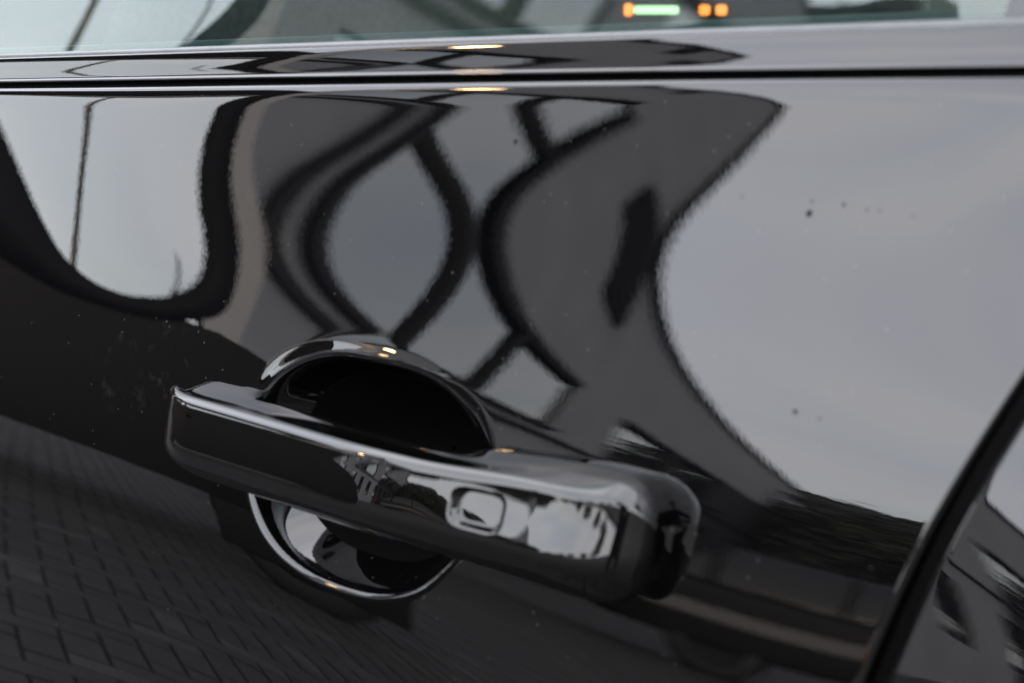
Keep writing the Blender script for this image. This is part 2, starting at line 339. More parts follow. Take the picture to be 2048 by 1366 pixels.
# belt: groove, moulding, seal, glass --------------------------------
xm = np.linspace(-1.2, 0.30, 160)
cy = np.interp(xm, P[crest_i*0, np.arange(len(crest_i)), 0] if False else X[-1], crest_y[:X.shape[1]])
ex_ = xm > X[-1, -1]; cy[ex_] = crest_y[X.shape[1]-1]+(xm[ex_]-X[-1, -1])*0.03
cz = belt_z(xm)
def section(y0, z0, segs, n=5):
    pts = [(y0, z0)]; y, z = y0, z0
    for (L_, a0, a1) in segs:
        for k in range(n):
            a = R(a0+(a1-a0)*(k+.5)/n); y += math.sin(a)*L_/n; z += math.cos(a)*L_/n; pts.append((y, z))
    return pts
sec = section(0.0055, 0.0022, [(.0012, -60, -35), (.0010, -35, 20), (.0006, 20, 52), (.0010, 52, 12), (.0026, 12, 9), (.0042, 9, 13), (.0022, 13, 20), (.0012, 20, 80), (.0015, 80, 110)], 5)
Pm = np.stack([np.stack([xm, cy+a, cz+b], -1) for a, b in sec], 0)
moulding = grid_mesh('belt_moulding', Pm, M['paint_plain'], door)
Pg = np.stack([np.stack([xm, cy+a, cz+b], -1) for a, b in ((.004, -.012), (.0072, -.006), (.0082, .0), (.0085, .004))], 0)
grid_mesh('belt_groove', Pg, M['groove'], door)
ty, tz = sec[-6]
ssec = [(ty+.0006, tz-.002), (ty+.0002, tz+.0005), (ty+.0010, tz+.0016), (ty+.0026, tz+.0020), (ty+.0045, tz+.0014)]
Ps = np.stack([np.stack([xm, cy+a, cz+b], -1) for a, b in ssec], 0)
grid_mesh('window_seal', Ps, M['seal'], door)
gl = section(ty+.0036, tz-.004, [(.06, 5, 6), (.12, 6, 10), (.20, 10, 18)], 10)
xg = np.linspace(-1.15, -0.228, 70)
cyg = np.interp(xg, xm, cy); czg = np.interp(xg, xm, cz)
Pgl = np.stack([np.stack([xg, cyg+a, czg+b], -1) for a, b in gl], 0)
twist = np.interp(xg, [-1.15, -.75, -.25], [5.0, 4.0, -1.0])            # the pane leans in a little more towards the front
for k_, (a_g, b_g) in enumerate(gl): Pgl[k_, :, 1] += (b_g-tz)*np.tan(np.radians(twist))
grid_mesh('window_glass', Pgl, M['carglass'], door, flip=True)
# glossy black pillar cover and fixed quarter light behind the glass edge
xp = np.linspace(-0.2255, 0.10, 40)
def belt_strip(name, x0, x1, dy, b0, b1, mat, par, lean=0.0, n=24):
    xs = np.linspace(0, 1, n); rows = []
    for a, b in gl:
        if b < b0 or b > b1: continue
        xx = x0+(x1-x0)*xs+lean*(b-b0)
        rows.append(np.stack([xx, np.interp(xx, xm, cy)+a+dy, np.interp(xx, xm, cz)+b], -1))
    return grid_mesh(name, np.stack(rows, 0), mat, par)
belt_strip('window_channel', -0.262, -0.2545, -.0022, tz-.01, .4, M['seal'], door, lean=0.30)
belt_strip('pillar_cover', -0.2545, 0.02, -.0012, tz-.01, .4, M['paint_plain'], door, lean=0.30)

# handle -------------------------------------------------------------
y0h = float(door_y(-0.47, 0.87)[0])
def chaikin(p, it=3):
    p = np.array(p, float)
    for _ in range(it):
        q = np.roll(p, -1, 0); p = np.stack([.75*p+.25*q, .25*p+.75*q], 1).reshape(-1, p.shape[1])
    return p
XL, XR = -0.5740, -0.3346
EC, EA = -0.3690, 0.0345                                      # where the rear end starts to curve away, and how long the curve would be
def sst(a, b, v): v = min(1, max(0, (v-a)/(b-a))); return v*v*(3-2*v)
st = np.unique(np.concatenate([XL+0.036*(1-np.cos(np.linspace(0, np.pi/2, 30))), np.linspace(XL+.036, -.403, 60), np.linspace(-.403, -.3548, 100), XR-0.020*(1-np.cos(np.linspace(0, np.pi/2, 40)))]))
st = st[np.concatenate([[True], np.diff(st) > 2e-5])]
rings = []
for x in st:
    dl, dr = x-XL, XR-x
    kl = math.sqrt(max(0, 1-max(0, 1-dl/0.036)**2.2)); kr = math.sqrt(max(0, 1-max(0, (x-EC)/EA)**2.0))
    kp = kl*kr*(1-.25*sst(-.455, -.360, x))                                              # how far it stands out
    kzl = math.sqrt(max(0, 1-max(0, 1-dl/0.013)**2)); kzr = math.sqrt(max(0, 1-max(0, 1-dr/0.013)**2.2))
    kz = 0.25+0.75*kzl*kzr
    mid = sst(-0.545, -0.520, x)*(1-sst(-0.425, -0.398, x))
    pb = -0.016+mid*0.028                                    # back of the grip stands clear of the bowl
    end = sst(-0.42, -0.36, x)
    zt_ = .8942-0.002*(1-sst(XL, XL+.07, x))+.0042*end; zr_ = .8950+.0012*end; zbm = .8618-.001*end
    poly = [(pb, zt_-.0006), (.010, zt_+.0003), (.020-.003*end, zt_-.0002), (.0290-.0045*end, zr_+.0013), (.0316-.0038*end, zr_+.0008), (.0330-.004*end, zr_+.0002), (.0339-.004*end, zr_-.0010), (.0345-.0040*end, zr_-.0028), (.0360-.0032*end, .8885), (.0377-.0016*end, .8832), (.0389, .8785), (.0389, .8755), (.0370, .8720), (.0300, .8660), (.0215, zbm), (.012, zbm), (pb+.002, zbm+.001), (pb, zbm+.004), (pb, .88)]
    poly = chaikin(poly, 4)
    zc_ = 0.8785
    poly[:, 1] -= .09*np.clip(poly[:, 0], 0, 1); poly[:, 0] = np.where(poly[:, 0] > 0, poly[:, 0]*.8, poly[:, 0])
    pp = poly[:, 0]
    p_out = np.where(pp > 0, pp*(0.01+0.99*kp), pp)
    z_out = zc_+(poly[:, 1]-zc_)*kz
    # finger dimple of the lock sensor, pressed into the front face
    fu, fv = np.abs(x+.3905)/.0110, np.abs(z_out-.8825)/.0064
    fd = np.clip((1-(fu**4+fv**4)**.25)/.26, 0, 1); fd = fd*fd*(3-2*fd)
    p_out = p_out-.0028*fd*(pp > .024)
    rings.append(np.stack([np.full(len(pp), x), y0h-p_out, z_out], -1))
Ph = np.stack(rings, 0)
handle = grid_mesh('door_handle', Ph, M['handle'], door, closed_v=True, flip=True)
bm = bmesh.new(); bm.from_mesh(handle.data); bmesh.ops.holes_fill(bm, edges=[e for e in bm.edges if e.is_boundary], sides=0); bmesh.ops.recalc_face_normals(bm, faces=bm.faces[:]); bm.to_mesh(handle.data); bm.free(); handle.data.shade_smooth()
handle['label'] = 'black strap handle bridging the pressed bowl'
# the rest of the car, in simple closed panels
def cloth_block(name, pts, mat, par, sub=2):
    o = mesh(name, *pts, mat, par, True); m = o.modifiers.new('s', 'SUBSURF'); m.levels = sub; m.render_levels = sub
    return o
Xi = np.linspace(-1.15, 0.25, 30)
ciy = np.interp(Xi, xm, cy); ciz = np.interp(Xi, xm, cz)
Pi = np.stack([np.stack([Xi, ciy+a, ciz+b], -1) for a, b in ((.030, -.20), (.030, .0), (.031, .0150), (.034, .0185), (.042, .0195), (.075, .0180), (.10, -.01), (.11, -.30))], 0)
grid_mesh('inner_door_trim', Pi, M['trim_in'], door)
roof = [(-2.2, .32, 1.38), (-1.6, .26, 1.50), (-.6, .24, 1.54), (.4, .28, 1.46), (.7, .32, 1.40)]
rp = np.array(roof); sx = np.linspace(0, 1, 14)
Pr = np.stack([np.stack([rp[:, 0], rp[:, 1]+(1.9-2*rp[:, 1]+rp[:, 1]*0)*s, rp[:, 2]+.05*math.sin(math.pi*s)], -1) for s in sx], 1)
grid_mesh('roof', Pr, M['paint_plain'], car)
# far flank, floor and pillars so that the cabin is closed and dark
box('floor_pan', (-2.6, .10, .22), (.60, 1.80, .30), M['dark_in'], car)
far = box('far_door', (-2.3, 1.74, .33), (.55, 1.86, 1.13), M['paint_plain'], car, .03, 3)
box('far_window_frame', (-2.2, 1.68, 1.36), (.6, 1.74, 1.40), M['dark_in'], car, .01)
for nm, xa in (('centre_pillar', -1.19), ('rear_pillar', .03)):
    tube(nm, [(xa, .03, 1.0), (xa+.03, .08, 1.2), (xa+.05, .22, 1.46)], .035, M['dark_in'], car)
    tube(nm, [(xa, 1.80, 1.0), (xa+.03, 1.76, 1.2), (xa+.05, 1.66, 1.46)], .035, M['dark_in'], car)
def seat(x, y, w, back):
    s = empty('seat', (x, y, 0)); s.parent = car
    tb = [(0, 0, .55), (-.10, 0, .75), (.06, 0, 1.10), (.14, 0, 1.18)]
    P_ = []
    for (dx, z, hw, th) in ((-.02, .42, .23, .10), (.02, .60, .25, .11), (.08, .85, .25, .10), (.14, 1.02, .22, .08), (.16, 1.08, .17, .05)):
        th_ = np.linspace(0, 2*np.pi, 20, endpoint=False)
        c_, s_ = np.cos(th_), np.sin(th_)
        P_.append(np.stack([dx+np.sign(c_)*np.abs(c_)**.6*th, np.sign(s_)*np.abs(s_)**.5*hw, np.full(20, z)], -1))
    grid_mesh('backrest', np.array(P_), M['seatcloth'], s, closed_v=True)
    box('headrest', (.12, -.13, 1.13), (.21, .13, 1.30), M['seatcloth'], s, .035, 4)
    box('cushion', (-.55, -.25, .34), (0, .25, .48), M['seatcloth'], s, .05, 4)
    return s
seat(-1.25, .55, .5, 0); seat(-1.25, 1.30, .5, 0); seat(-.12, .50, .5, 0); seat(-.12, 1.30, .5, 0)
far_ext = box('dashboard', (-2.75, .14, .45), (-2.15, 1.74, 1.16), M['dark_in'], car, .06, 4)
box('far_front_door', (-3.2, 1.75, .33), (-2.3, 1.85, 1.12), M['paint_plain'], car, .03, 3)
# glowing patches added on the console for the lights showing in the glass
M['lit_pale'] = pmat('glow_pale', (.02, .02, .02), .4, emit=(.75, 1.0, .55), estr=.36)
M['lit_orange'] = pmat('glow_orange', (.02, .01, .005), .4, emit=(1.0, .22, .04), estr=.62)
con = empty('console', (-.954, .757, 0)); con.parent = car; con.rotation_euler = (0, 0, R(-50.5))
box('console_body', (-.20, -.30, .40), (-.010, .20, 1.075), M['dark_in'], con, .02, 3)
def litp(name, dy, w, h, mat):
    return box(name, (-.012, dy-w/2, 1.0165-h/2), (-.002, dy+w/2, 1.0165+h/2), M[mat], con, min(w, h)*.28, 3)
litp('pale_glow', -.025, .037, .0065, 'lit_pale'); litp('orange_glow', -.048, .007, .010, 'lit_orange')
litp('orange_glow', .0147, .009, .0085, 'lit_orange'); litp('orange_glow', .0285, .009, .0085, 'lit_orange')
# wheel of the car, out of the picture below the quarter panel
def wheel(par, x, y, r=.33, w=.21, rim='alloy'):
    wv = empty('wheel', (x, y, r)); wv.parent = par
    lathe('tyre', [(r*.62, -w/2), (r*.9, -w/2), (r, -w*.36), (r, w*.36), (r*.9, w/2), (r*.62, w/2)], M['rubber'], wv)
    lathe('rim', [(.001, -w*.30), (r*.15, -w*.34), (r*.55, -w*.26), (r*.63, -w*.46), (r*.63, w*.46), (.001, w*.3)], M[rim], wv)
M['steel'] = pmat('dark_steel', (.02, .02, .02), .7, spec=.1)
M['alloy'] = pmat('alloy', (.35, .35, .36), .3, metal=1.0)
wheel(car, .28, .13); wheel(car, -2.45, .13); wheel(car, .28, 1.70); wheel(car, -2.45, 1.70)
fp = [(-3.3, .35), (-3.35, .62), (-3.2, .80), (-2.3, .97), (-1.28, 1.0), (-1.26, .33), (-2.0, .28), (-3.0, .28)]
prism('front_wing', fp, .02, .12, M['paint_plain'], car, .012)
prism('bonnet', [(-3.25, .70), (-3.2, .82), (-2.3, .985), (-2.25, .93)], .12, 1.74, M['paint_plain'], car, .012)

# ------------------------------------------------------------------ SETTING
M['asphalt'] = pmat('asphalt', (.018, .018, .018), .9, noise=.25, nscale=3)
M['soil'] = pmat('joint_sand', (.010, .0095, .009), .95, noise=.3, nscale=20)
g = mesh('ground', [(-600, -600, -.012), (600, -600, -.012), (600, 600, -.012), (-600, 600, -.012)], [(0, 1, 2, 3)], M['asphalt']); tag(g, kind='structure', label='dark asphalt yard reaching to the horizon')
pav = mesh('block_paving', [(-16, -14, -.006), (4, -14, -.006), (4, 3, -.006), (-16, 3, -.006)], [(0, 1, 2, 3)], M['soil']); tag(pav, kind='structure', label='block paving under and beside the black car')
BM = [pmat('paver_%s' % n, c, .85, noise=.3, nscale=14, bump=.4, bscale=120) for n, c in (('grey', (.0155, .0148, .0144)), ('brown', (.0155, .0138, .0130)), ('dark', (.0125, .012, .012)), ('pale', (.030, .029, .028)))]
def brick_verts(l, w, h, c):
    return np.array([(-l, -w, 0), (l, -w, 0), (l, w, 0), (-l, w, 0), (-l, -w, h-c), (l, -w, h-c), (l, w, h-c), (-l, w, h-c), (-l+c, -w+c, h), (l-c, -w+c, h), (l-c, w-c, h), (-l+c, w-c, h)])
BF = [(0, 1, 5, 4), (1, 2, 6, 5), (2, 3, 7, 6), (3, 0, 4, 7), (4, 5, 9, 8), (5, 6, 10, 9), (6, 7, 11, 10), (7, 4, 8, 11), (8, 9, 10, 11)]
bl, bw = .20, .10
BV = brick_verts(bl/2-.003, bw/2-.003, .022, .005)
bme = []
for k, m_ in enumerate(BM):
    me = bpy.data.meshes.new('brick'); me.from_pydata([tuple(v) for v in BV], [], BF); me.materials.append(m_); me.update(); bme.append(me)
ang = R(33); ca, sa = math.cos(ang), math.sin(ang); spots_b = []
for i in range(-180, 180):
    for j in range(-180, 180):
        k_ = (i-j) % 4                                         # herringbone: cells of one brick width
        if k_ == 0: u_, v_, t_ = (i+1.0)*bw, (j+.5)*bw, 0.0
        elif k_ == 2: u_, v_, t_ = (i+.5)*bw, (j+0.0)*bw, math.pi/2
        else: continue
        x, y = u_*ca-v_*sa-4, u_*sa+v_*ca-4
        if -15.8 < x < 3.8 and -13.8 < y < 2.8: spots_b.append((x, y, t_))
def bscore(p): return math.hypot(p[0]+1.9, (p[1]+1.25)*1.25) if p[1] < .1 else 1e9
spots_b.sort(key=bscore)
brk = random.Random(3)
for (x, y, t_) in spots_b[:300]:
    o = bpy.data.objects.new('brick', brk.choices(bme, (5, 3, 4, 1))[0]); COL.objects.link(o); o.parent = pav
    o.location = (x, y, brk.uniform(-.006, -.001)); o.rotation_euler = (brk.uniform(-.012, .012), brk.uniform(-.012, .012), ang+t_)
rest = np.array(spots_b[300:]); nb = len(rest)
th_ = ang+rest[:, 2]; cs, sn = np.cos(th_), np.sin(th_)
V = np.stack([BV[None, :, 0]*cs[:, None]-BV[None, :, 1]*sn[:, None]+rest[:, :1], BV[None, :, 0]*sn[:, None]+BV[None, :, 1]*cs[:, None]+rest[:, 1:2], BV[None, :, 2]+np.random.default_rng(1).uniform(-.006, -.001, nb)[:, None]], -1).reshape(-1, 3)
Fq = (np.array(BF)[None]+np.arange(nb)[:, None, None]*12).reshape(-1, 4)
me = bpy.data.meshes.new('far_bricks'); me.vertices.add(len(V)); me.vertices.foreach_set('co', V.astype(np.float32).ravel())
me.loops.add(Fq.size); me.loops.foreach_set('vertex_index', Fq.astype(np.int32).ravel()); me.polygons.add(len(Fq))
me.polygons.foreach_set('loop_start', np.arange(0, Fq.size, 4, dtype=np.int32)); me.polygons.foreach_set('loop_total', np.full(len(Fq), 4, dtype=np.int32))
for m_ in BM: me.materials.append(m_)
me.polygons.foreach_set('material_index', np.repeat(np.random.default_rng(2).choice(4, nb, p=[.38, .24, .30, .08]), 9).astype(np.int32)); me.update(calc_edges=True)
fb = link('brick_field', me, None, pav); fb['kind'] = 'stuff'

# ------------------------------------------------------------------ long grey building mirrored in the door
AZ = 0.54230
B0 = Vector((-.45, 0, 0)); wv_ = Vector((-math.sin(AZ), -math.cos(AZ), 0)); uv_ = Vector((-math.cos(AZ), math.sin(AZ), 0))
bld = empty('grey_building', B0+uv_*3.5)
bld.matrix_world = Matrix(((wv_.x, uv_.x, 0, B0.x+uv_.x*3.5), (wv_.y, uv_.y, 0, B0.y+uv_.y*3.5), (0, 0, 1, 0), (0, 0, 0, 1)))
tag(bld, 'long grey rendered building with a band of big windows, mirrored in the door', 'building')
# local frame: +x along the facade away from the car, +y into the building, z up; the outer wall face is y=0
M['render'] = pmat('grey_render', (.33, .33, .335), .95, spec=.1, noise=.10, nscale=.6)
M['blackm'] = pmat('black_metal', (.024, .024, .025), .85, spec=.08)
M['pane'] = pmat('window_pane', (.010, .012, .016), .03, ior=3.0)
M['pane_lit'] = pmat('dim_blind', (.30, .30, .29), .8)
M['sillm'] = pmat('sill_metal', (.05, .05, .05), .5)
S0, S1, ZT, ZB1, ZB0 = 10.62, 62.0, 7.96, 5.13, 3.651
M['darkwall'] = pmat('dark_cladding', (.035, .035, .037), .95, spec=.1, noise=.2, nscale=.8)
SD = 29.6                                                     # the far half of the building is clad dark below the eaves band
def wallbox(s0, s1, z0, z1):
    if z1 <= ZB1+.16 and s1 > SD:
        if s0 < SD: box('wall', (s0, 0, z0), (SD, .35, z1), M['render'], bld); s0 = SD
        box('dark_wall', (s0, 0, z0), (s1, .35, z1), M['darkwall'], bld)
    else: box('wall', (s0, 0, z0), (s1, .35, z1), M['render'], bld)
bands = [(11.0, 25.12), (29.6, 44.2)]
wallbox(S0, S1, ZB1+.15, ZT)
wallbox(S0, S1, 0, 1.15); wallbox(S0, S1, 2.75, ZB0-.10)
wallbox(S0, 11.0, ZB0-.10, ZB1+.15); wallbox(25.12, 29.6, ZB0-.10, ZB1+.15); wallbox(44.2, S1, ZB0-.10, ZB1+.15)
wallbox(S0, S0+.35, 1.15, 2.75); mesh('end_wall', [(S0+.01, .02, 0), (S0+9, 2.9, 0), (S0+9, 2.9, ZT), (S0+.01, .02, ZT), (S0+.36, .02, 0), (S0+9.2, 2.6, 0), (S0+9.2, 2.6, ZT), (S0+.36, .02, ZT)], [(0, 3, 2, 1), (4, 5, 6, 7), (0, 1, 5, 4), (3, 7, 6, 2), (1, 2, 6, 5), (0, 4, 7, 3)], M['render'], bld)
box('back_wall', (S0+9.2, 2.6, 0), (S1, 2.9, ZT), M['render'], bld); box('end_wall', (S1-.35, .35, 0), (S1, 2.6, ZT), M['render'], bld)
mesh('roof', [(S0+.4, .06, ZT-.1), (S1-.02, .06, ZT-.1), (S1-.02, 2.85, ZT-.1), (S0+9.2, 2.85, ZT-.1)], [(0, 1, 2, 3)], M['blackm'], bld)
box('coping', (S0-.05, -.10, ZT), (S1+.05, .45, ZT+.10), M['blackm'], bld)
box('sill_course', (S0-.02, -.06, 3.27), (S1, -.002, 3.38), M['blackm'], bld)
for (a, b) in bands:
    box('lintel_band', (a, -.05, ZB1), (b, .30, ZB1+.15), M['blackm'], bld)
    box('sill_band', (a, -.08, ZB0-.10), (b, .30, ZB0), M['blackm'], bld)
def pane_bay(a, b, z0, z1, mat='pane', nm='window'):
    w_ = empty(nm, (a, 0, z0)); w_.parent = bld
    box('pane', (.04, .06, .03), (b-a-.04, .08, z1-z0-.03), M[mat], w_)
    for (x0, x1) in ((0, .045), (b-a-.045, b-a)): box('frame', (x0, .02, 0), (x1, .12, z1-z0), M['blackm'], w_)
edges = [11.0, 15.46, 20.03, 25.12]
for k, (a, b) in enumerate(zip(edges[:-1], edges[1:])):
    pane_bay(a+(.15 if k else 0), b-(.15 if k < 2 else .1), ZB0, ZB1)
    if k: box('pier', (a-.15, -.03, ZB0), (a+.15, .3, ZB1), M['blackm'], bld)
for a, b in ((29.7, 35.0), (36.1, 42.0)): pane_bay(a, b, ZB0, ZB1)
box('pier', (35.0, -.03, ZB0), (36.1, .3, ZB1), M['blackm'], bld)
box('dark_wall', (42.0, 0, ZB0), (44.2, .3, ZB1), M['darkwall'], bld)
gs = S0+.35; 
for a, b in ((12.5, 14.2), (16.5, 18.2), (20.0, 21.6), (24.0, 26.0), (29.0, 31.0), (33.0, 35.0), (37.8, 40.2), (41.4, 44.2), (48, 50), (53, 55)):
    wallbox(gs, a, 1.15, 2.75); pane_bay(a, b, 1.15, 2.75, 'pane'); gs = b
wallbox(gs, S1, 1.15, 2.75)
lv = empty('louvre_vent', (23.1, -.02, 6.86)); lv.parent = bld
box('frame', (0, -.04, 0), (2.3, .02, 1.06), M['blackm'], lv)
for k in range(5): box('slat', (.08, -.09, .10+.17*k), (2.22, -.045, .17+.17*k), M['blackm'], lv)
# wall lantern, lit
lamp = empty('wall_lantern', bld.matrix_world@Vector((10.75, -.45, 5.40)))
tag(lamp, 'lit warm wall lantern on a bracket high on the grey building', 'lamp')
M['bulb'] = pmat('lamp_glow', (1, .8, .5), .3, emit=(1.0, .62, .28), estr=24.0)
lathe('globe', [(.001, -.14), (.08, -.12), (.13, -.05), (.14, 0), (.13, .05), (.08, .12), (.001, .14)], M['bulb'], lamp, 'Z', 20)
lathe('hood', [(.001, .26), (.10, .22), (.21, .145), (.21, .135), (.001, .145)], M['blackm'], lamp, 'Z', 20)
tube('bracket', [tuple((bld.matrix_world.to_3x3()@Vector(p))) for p in ((0, .46, .18), (0, .26, .34), (0, .08, .30), (0, 0, .24))], .02, M['blackm'], lamp, 8)
# ------------------------------------------------------------------ dark minibus parked alongside (its see-through windows show in the door)
M['bus'] = pmat('black_trim', (.006, .006, .007), .6, spec=.08)
M['busglass'] = glass_mat('bus_window', (.78, .81, .82), gain=1.0)
BA = R(54); bus = empty('van', (-.45-5.2*math.sin(BA), -5.2*math.cos(BA), 0), -BA)
tag(bus, 'dark van with see-through front side windows, mirrored at the left of the door', 'van')
def resample(p, n):
    p = np.array(p+[p[0]], float); s = np.concatenate([[0], np.cumsum(np.hypot(*np.diff(p, axis=0).T))]); t = np.linspace(0, s[-1], n, endpoint=False)
    return np.stack([np.interp(t, s, p[:, 0]), np.interp(t, s, p[:, 1])], -1)
def smooth(p, it=6):
    for _ in range(it): p = (np.roll(p, 1, 0)+2*p+np.roll(p, -1, 0))/4
    return p
def ring(name, o, i, y0, y1, mat, par):
    loops = [np.stack([o[:, 0], np.full(len(o), y0), o[:, 1]], -1), np.stack([i[:, 0], np.full(len(i), y0), i[:, 1]], -1),
             np.stack([i[:, 0], np.full(len(i), y1), i[:, 1]], -1), np.stack([o[:, 0], np.full(len(o), y1), o[:, 1]], -1)]
    return grid_mesh(name, np.stack(loops, 0), mat, par, closed_u=True, closed_v=True, smooth=False)
def ray_ring(name, c, inner, outer, y0, y1, mat, par, pane=True):
    """frame between two outlines, both sampled by direction from c"""
    th = np.linspace(0, 2*np.pi, 120, endpoint=False)
    def polar(poly):
        poly = smooth(resample(poly, 400), 60)-np.array(c); a = np.arctan2(poly[:, 1], poly[:, 0]) % (2*np.pi); k = np.argsort(a); r_ = np.hypot(poly[k, 0], poly[k, 1]); a = a[k]
        rr = np.interp(th, np.concatenate([a-2*np.pi, a, a+2*np.pi]), np.tile(r_, 3)); return np.stack([c[0]+rr*np.cos(th), c[1]+rr*np.sin(th)], -1)
    i, o = polar(inner), polar(outer); w_ = ring(name, o, i, y0, y1, mat, par)
    if pane: mesh('pane', [(p[0], (y0+y1)/2, p[1]) for p in i[::-1]], [tuple(range(len(i)))], M['busglass'], w_)
    return w_
M['busbody'] = pmat('dark_van_paint', (.008, .0076, .0076), .6, spec=.12)
inn = [(0.205, 2.25), (0.205, 1.9), (0.17, 1.775), (0.065, 1.63), (-0.08, 1.52), (-0.207, 1.475), (-0.352, 1.49), (-0.554, 1.61), (-0.74, 1.72), (-0.78, 2.0), (-0.76, 2.25)]
outr = [(0.31, 2.33), (0.31, 1.76), (0.27, 1.68), (0.12, 1.55), (-0.02, 1.46), (-0.17, 1.395), (-0.36, 1.335), (-0.57, 1.35), (-0.88, 1.42), (-0.88, 2.33)]
ray_ring('front_window', (-.23, 1.9), inn, outr, 0, -.05, M['bus'], bus)
inn2 = [(-1.0, 2.25), (-1.0, 1.45), (-2.6, 1.45), (-2.6, 2.25)]
ring('side_window', resample([(-.885, 2.33), (-.885, 1.30), (-2.7, 1.30), (-2.7, 2.33)], 120), resample(inn2, 120), 0, -.05, M['bus'], bus)
ring('far_window', resample([(.33, 2.56), (.33, 1.25), (-3.2, 1.25), (-3.2, 2.56)], 160), resample([(.30, 2.50), (.30, 1.36), (-3.1, 1.36), (-3.1, 2.50)], 160), -1.75, -1.70, M['bus'], bus)
tube('far_pillar', [(-.39, -1.72, 1.33), (-.375, -1.72, 1.7), (-.37, -1.72, 2.1), (-.37, -1.72, 2.52)], .020, M['bus'], bus, 8)
tube('wiper', [(.165, -1.35, 2.07), (.17, -1.35, 1.99), (.155, -1.35, 1.90), (.12, -1.35, 1.80), (.09, -1.35, 1.76)], .008, M['bus'], bus, 8)
prism('side_panel', [(-2.7, 1.335), (-1.0, 1.335), (-.57, 1.38), (-.36, 1.375), (-.17, 1.435), (-.02, 1.50), (.12, 1.575), (.30, 1.615), (.45, 1.585), (.61, 1.51), (.95, 1.34), (1.22, 1.10), (1.30, .75), (1.28, .45), (-3.6, .45), (-3.6, 2.33), (-2.71, 2.33)], -.012, -.07, M['busbody'], bus, .008)
prism('far_panel', [(.35, 1.24), (.45, 1.22), (.85, 1.15), (1.0, 1.02), (1.05, .75), (1.03, .45), (-3.6, .45), (-3.6, 1.24)], -1.68, -1.74, M['busbody'], bus, .008)
prism('bonnet', [(.40, 1.35), (.46, 1.56), (.61, 1.485), (.85, 1.34), (.98, 1.10), (1.02, .75), (1.0, .50), (.9, .50)], -.075, -1.0, M['busbody'], bus, .01)
prism('high_roof', [(.26, 2.58), (-.05, 3.0), (-.35, 3.28), (-3.4, 3.28), (-3.55, 2.58)], .012, -.04, M['bus'], bus, .01)
prism('high_roof', [(.26, 2.58), (-.05, 3.0), (-.35, 3.28), (-3.4, 3.28), (-3.55, 2.58)], -1.71, -1.76, M['bus'], bus, .01)
prism('roof', [(.20, 2.59), (-.09, 3.0), (-.38, 3.25), (-3.35, 3.25), (-3.35, 3.21), (-.40, 3.21), (-.12, 2.98), (.16, 2.59)], -.05, -1.70, M['bus'], bus)
prism('headliner', [(.29, 2.575), (.24, 2.61), (-3.5, 2.61), (-3.58, 2.575)], .0, -1.75, M['bus'], bus, .008)
box('roof_rail', (-3.58, -.05, 2.335), (.30, -.005, 2.572), M['bus'], bus, .01)
box('floor', (-3.5, -1.67, .50), (.38, -.08, .58), M['bus'], bus)
prism('front_skirt', [(.40, .46), (1.27, .46), (1.22, .17), (.46, .17)], -.02, -.06, M['busbody'], bus, .008)
for x in (.86, -2.6):
    for y in (-.16, -1.58): wheel(bus, x, y, rim='steel')

# ------------------------------------------------------------------ small cars in the yard
def small_car(name, label, loc, rz, body, glassm, lights=True):
    c = empty(name, loc, rz); tag(c, label, 'car', 'cars parked across the yard')
    prof = [(-2.05, .30), (-2.08, .55), (-1.98, .86), (-1.30, .93), (-.62, .96), (1.55, .98), (1.98, .94), (2.06, .62), (2.02, .32)]
    prism('body', prof, -.86, .86, body, c, .06)
    gh = [(-.78, .965), (-.10, 1.40), (.35, 1.46), (1.35, 1.44), (1.93, .985)]
    o = prism('greenhouse', gh, -.76, .76, glassm, c, .04)
    for v in o.data.vertices:
        v.co.y *= 1-.20*max(0, (v.co.z-.96)/.5)
    box('roof_panel', (-.02, -.56, 1.452), (1.36, .56, 1.475), body, c, .01)
    for x in (-.12, .62, 1.42):
        for s in (-1, 1): tube('pillar', [(x-.05*(x < 0), s*.775, .95), (x+(.12 if x < 0 else 0), s*.66, 1.44)], .03, body, c, 6)
    for x in (-1.30, 1.28):
        for y in (-.76, .76): wheel(c, x, y, .31, .19, 'steel')
    for s in (-1, 1):
        box('headlight', (-2.07, s*.66-.16, .66), (-1.90, s*.66+.16, .80), M['lens'], c, .03)
        box('tail_light', (1.93, s*.72-.10, .70), (2.06, s*.72+.10, .90), M['redlens'], c, .02)
        box('side_strip', (-1.75, s*.875-.012, .60), (1.75, s*.875+.012, .74), M['strip'], c)
        box('mirror', (-.60, s*.94-.09, .98), (-.46, s*.94+.09, 1.10), body, c, .03)
    for s in (-1, 1): box('indicator', (-1.2, s*.872-.010, .50), (-.2, s*.872+.010, .55), M['amber'], c)
    return c
M['strip'] = pmat('pale_strip', (.11, .11, .115), .5)
M['whitepaint'] = pmat('black_car_paint', (.008, .008, .008), .5, spec=.15)
M['greypaint'] = pmat('grey_paint', (.03, .031, .033), .4, spec=.2)
M['darkglass'] = pmat('dark_glass', (.006, .007, .008), .03)
M['lens'] = pmat('headlight_lens', (.55, .55, .55), .1)
M['redlens'] = pmat('red_lens', (.25, .01, .008), .2)
M['amber'] = pmat('amber_lens', (.5, .16, .02), .3)
small_car('dark_hatchback', 'black hatchback with a pale side strip across the yard, mirrored low in the door', (-9.2, -15.0, 0), R(180-32), M['whitepaint'], M['darkglass'])
small_car('grey_hatchback', 'dark grey hatchback parked beyond the black one', (-2.2, -15.5, 0), R(180-25), M['greypaint'], M['darkglass'])

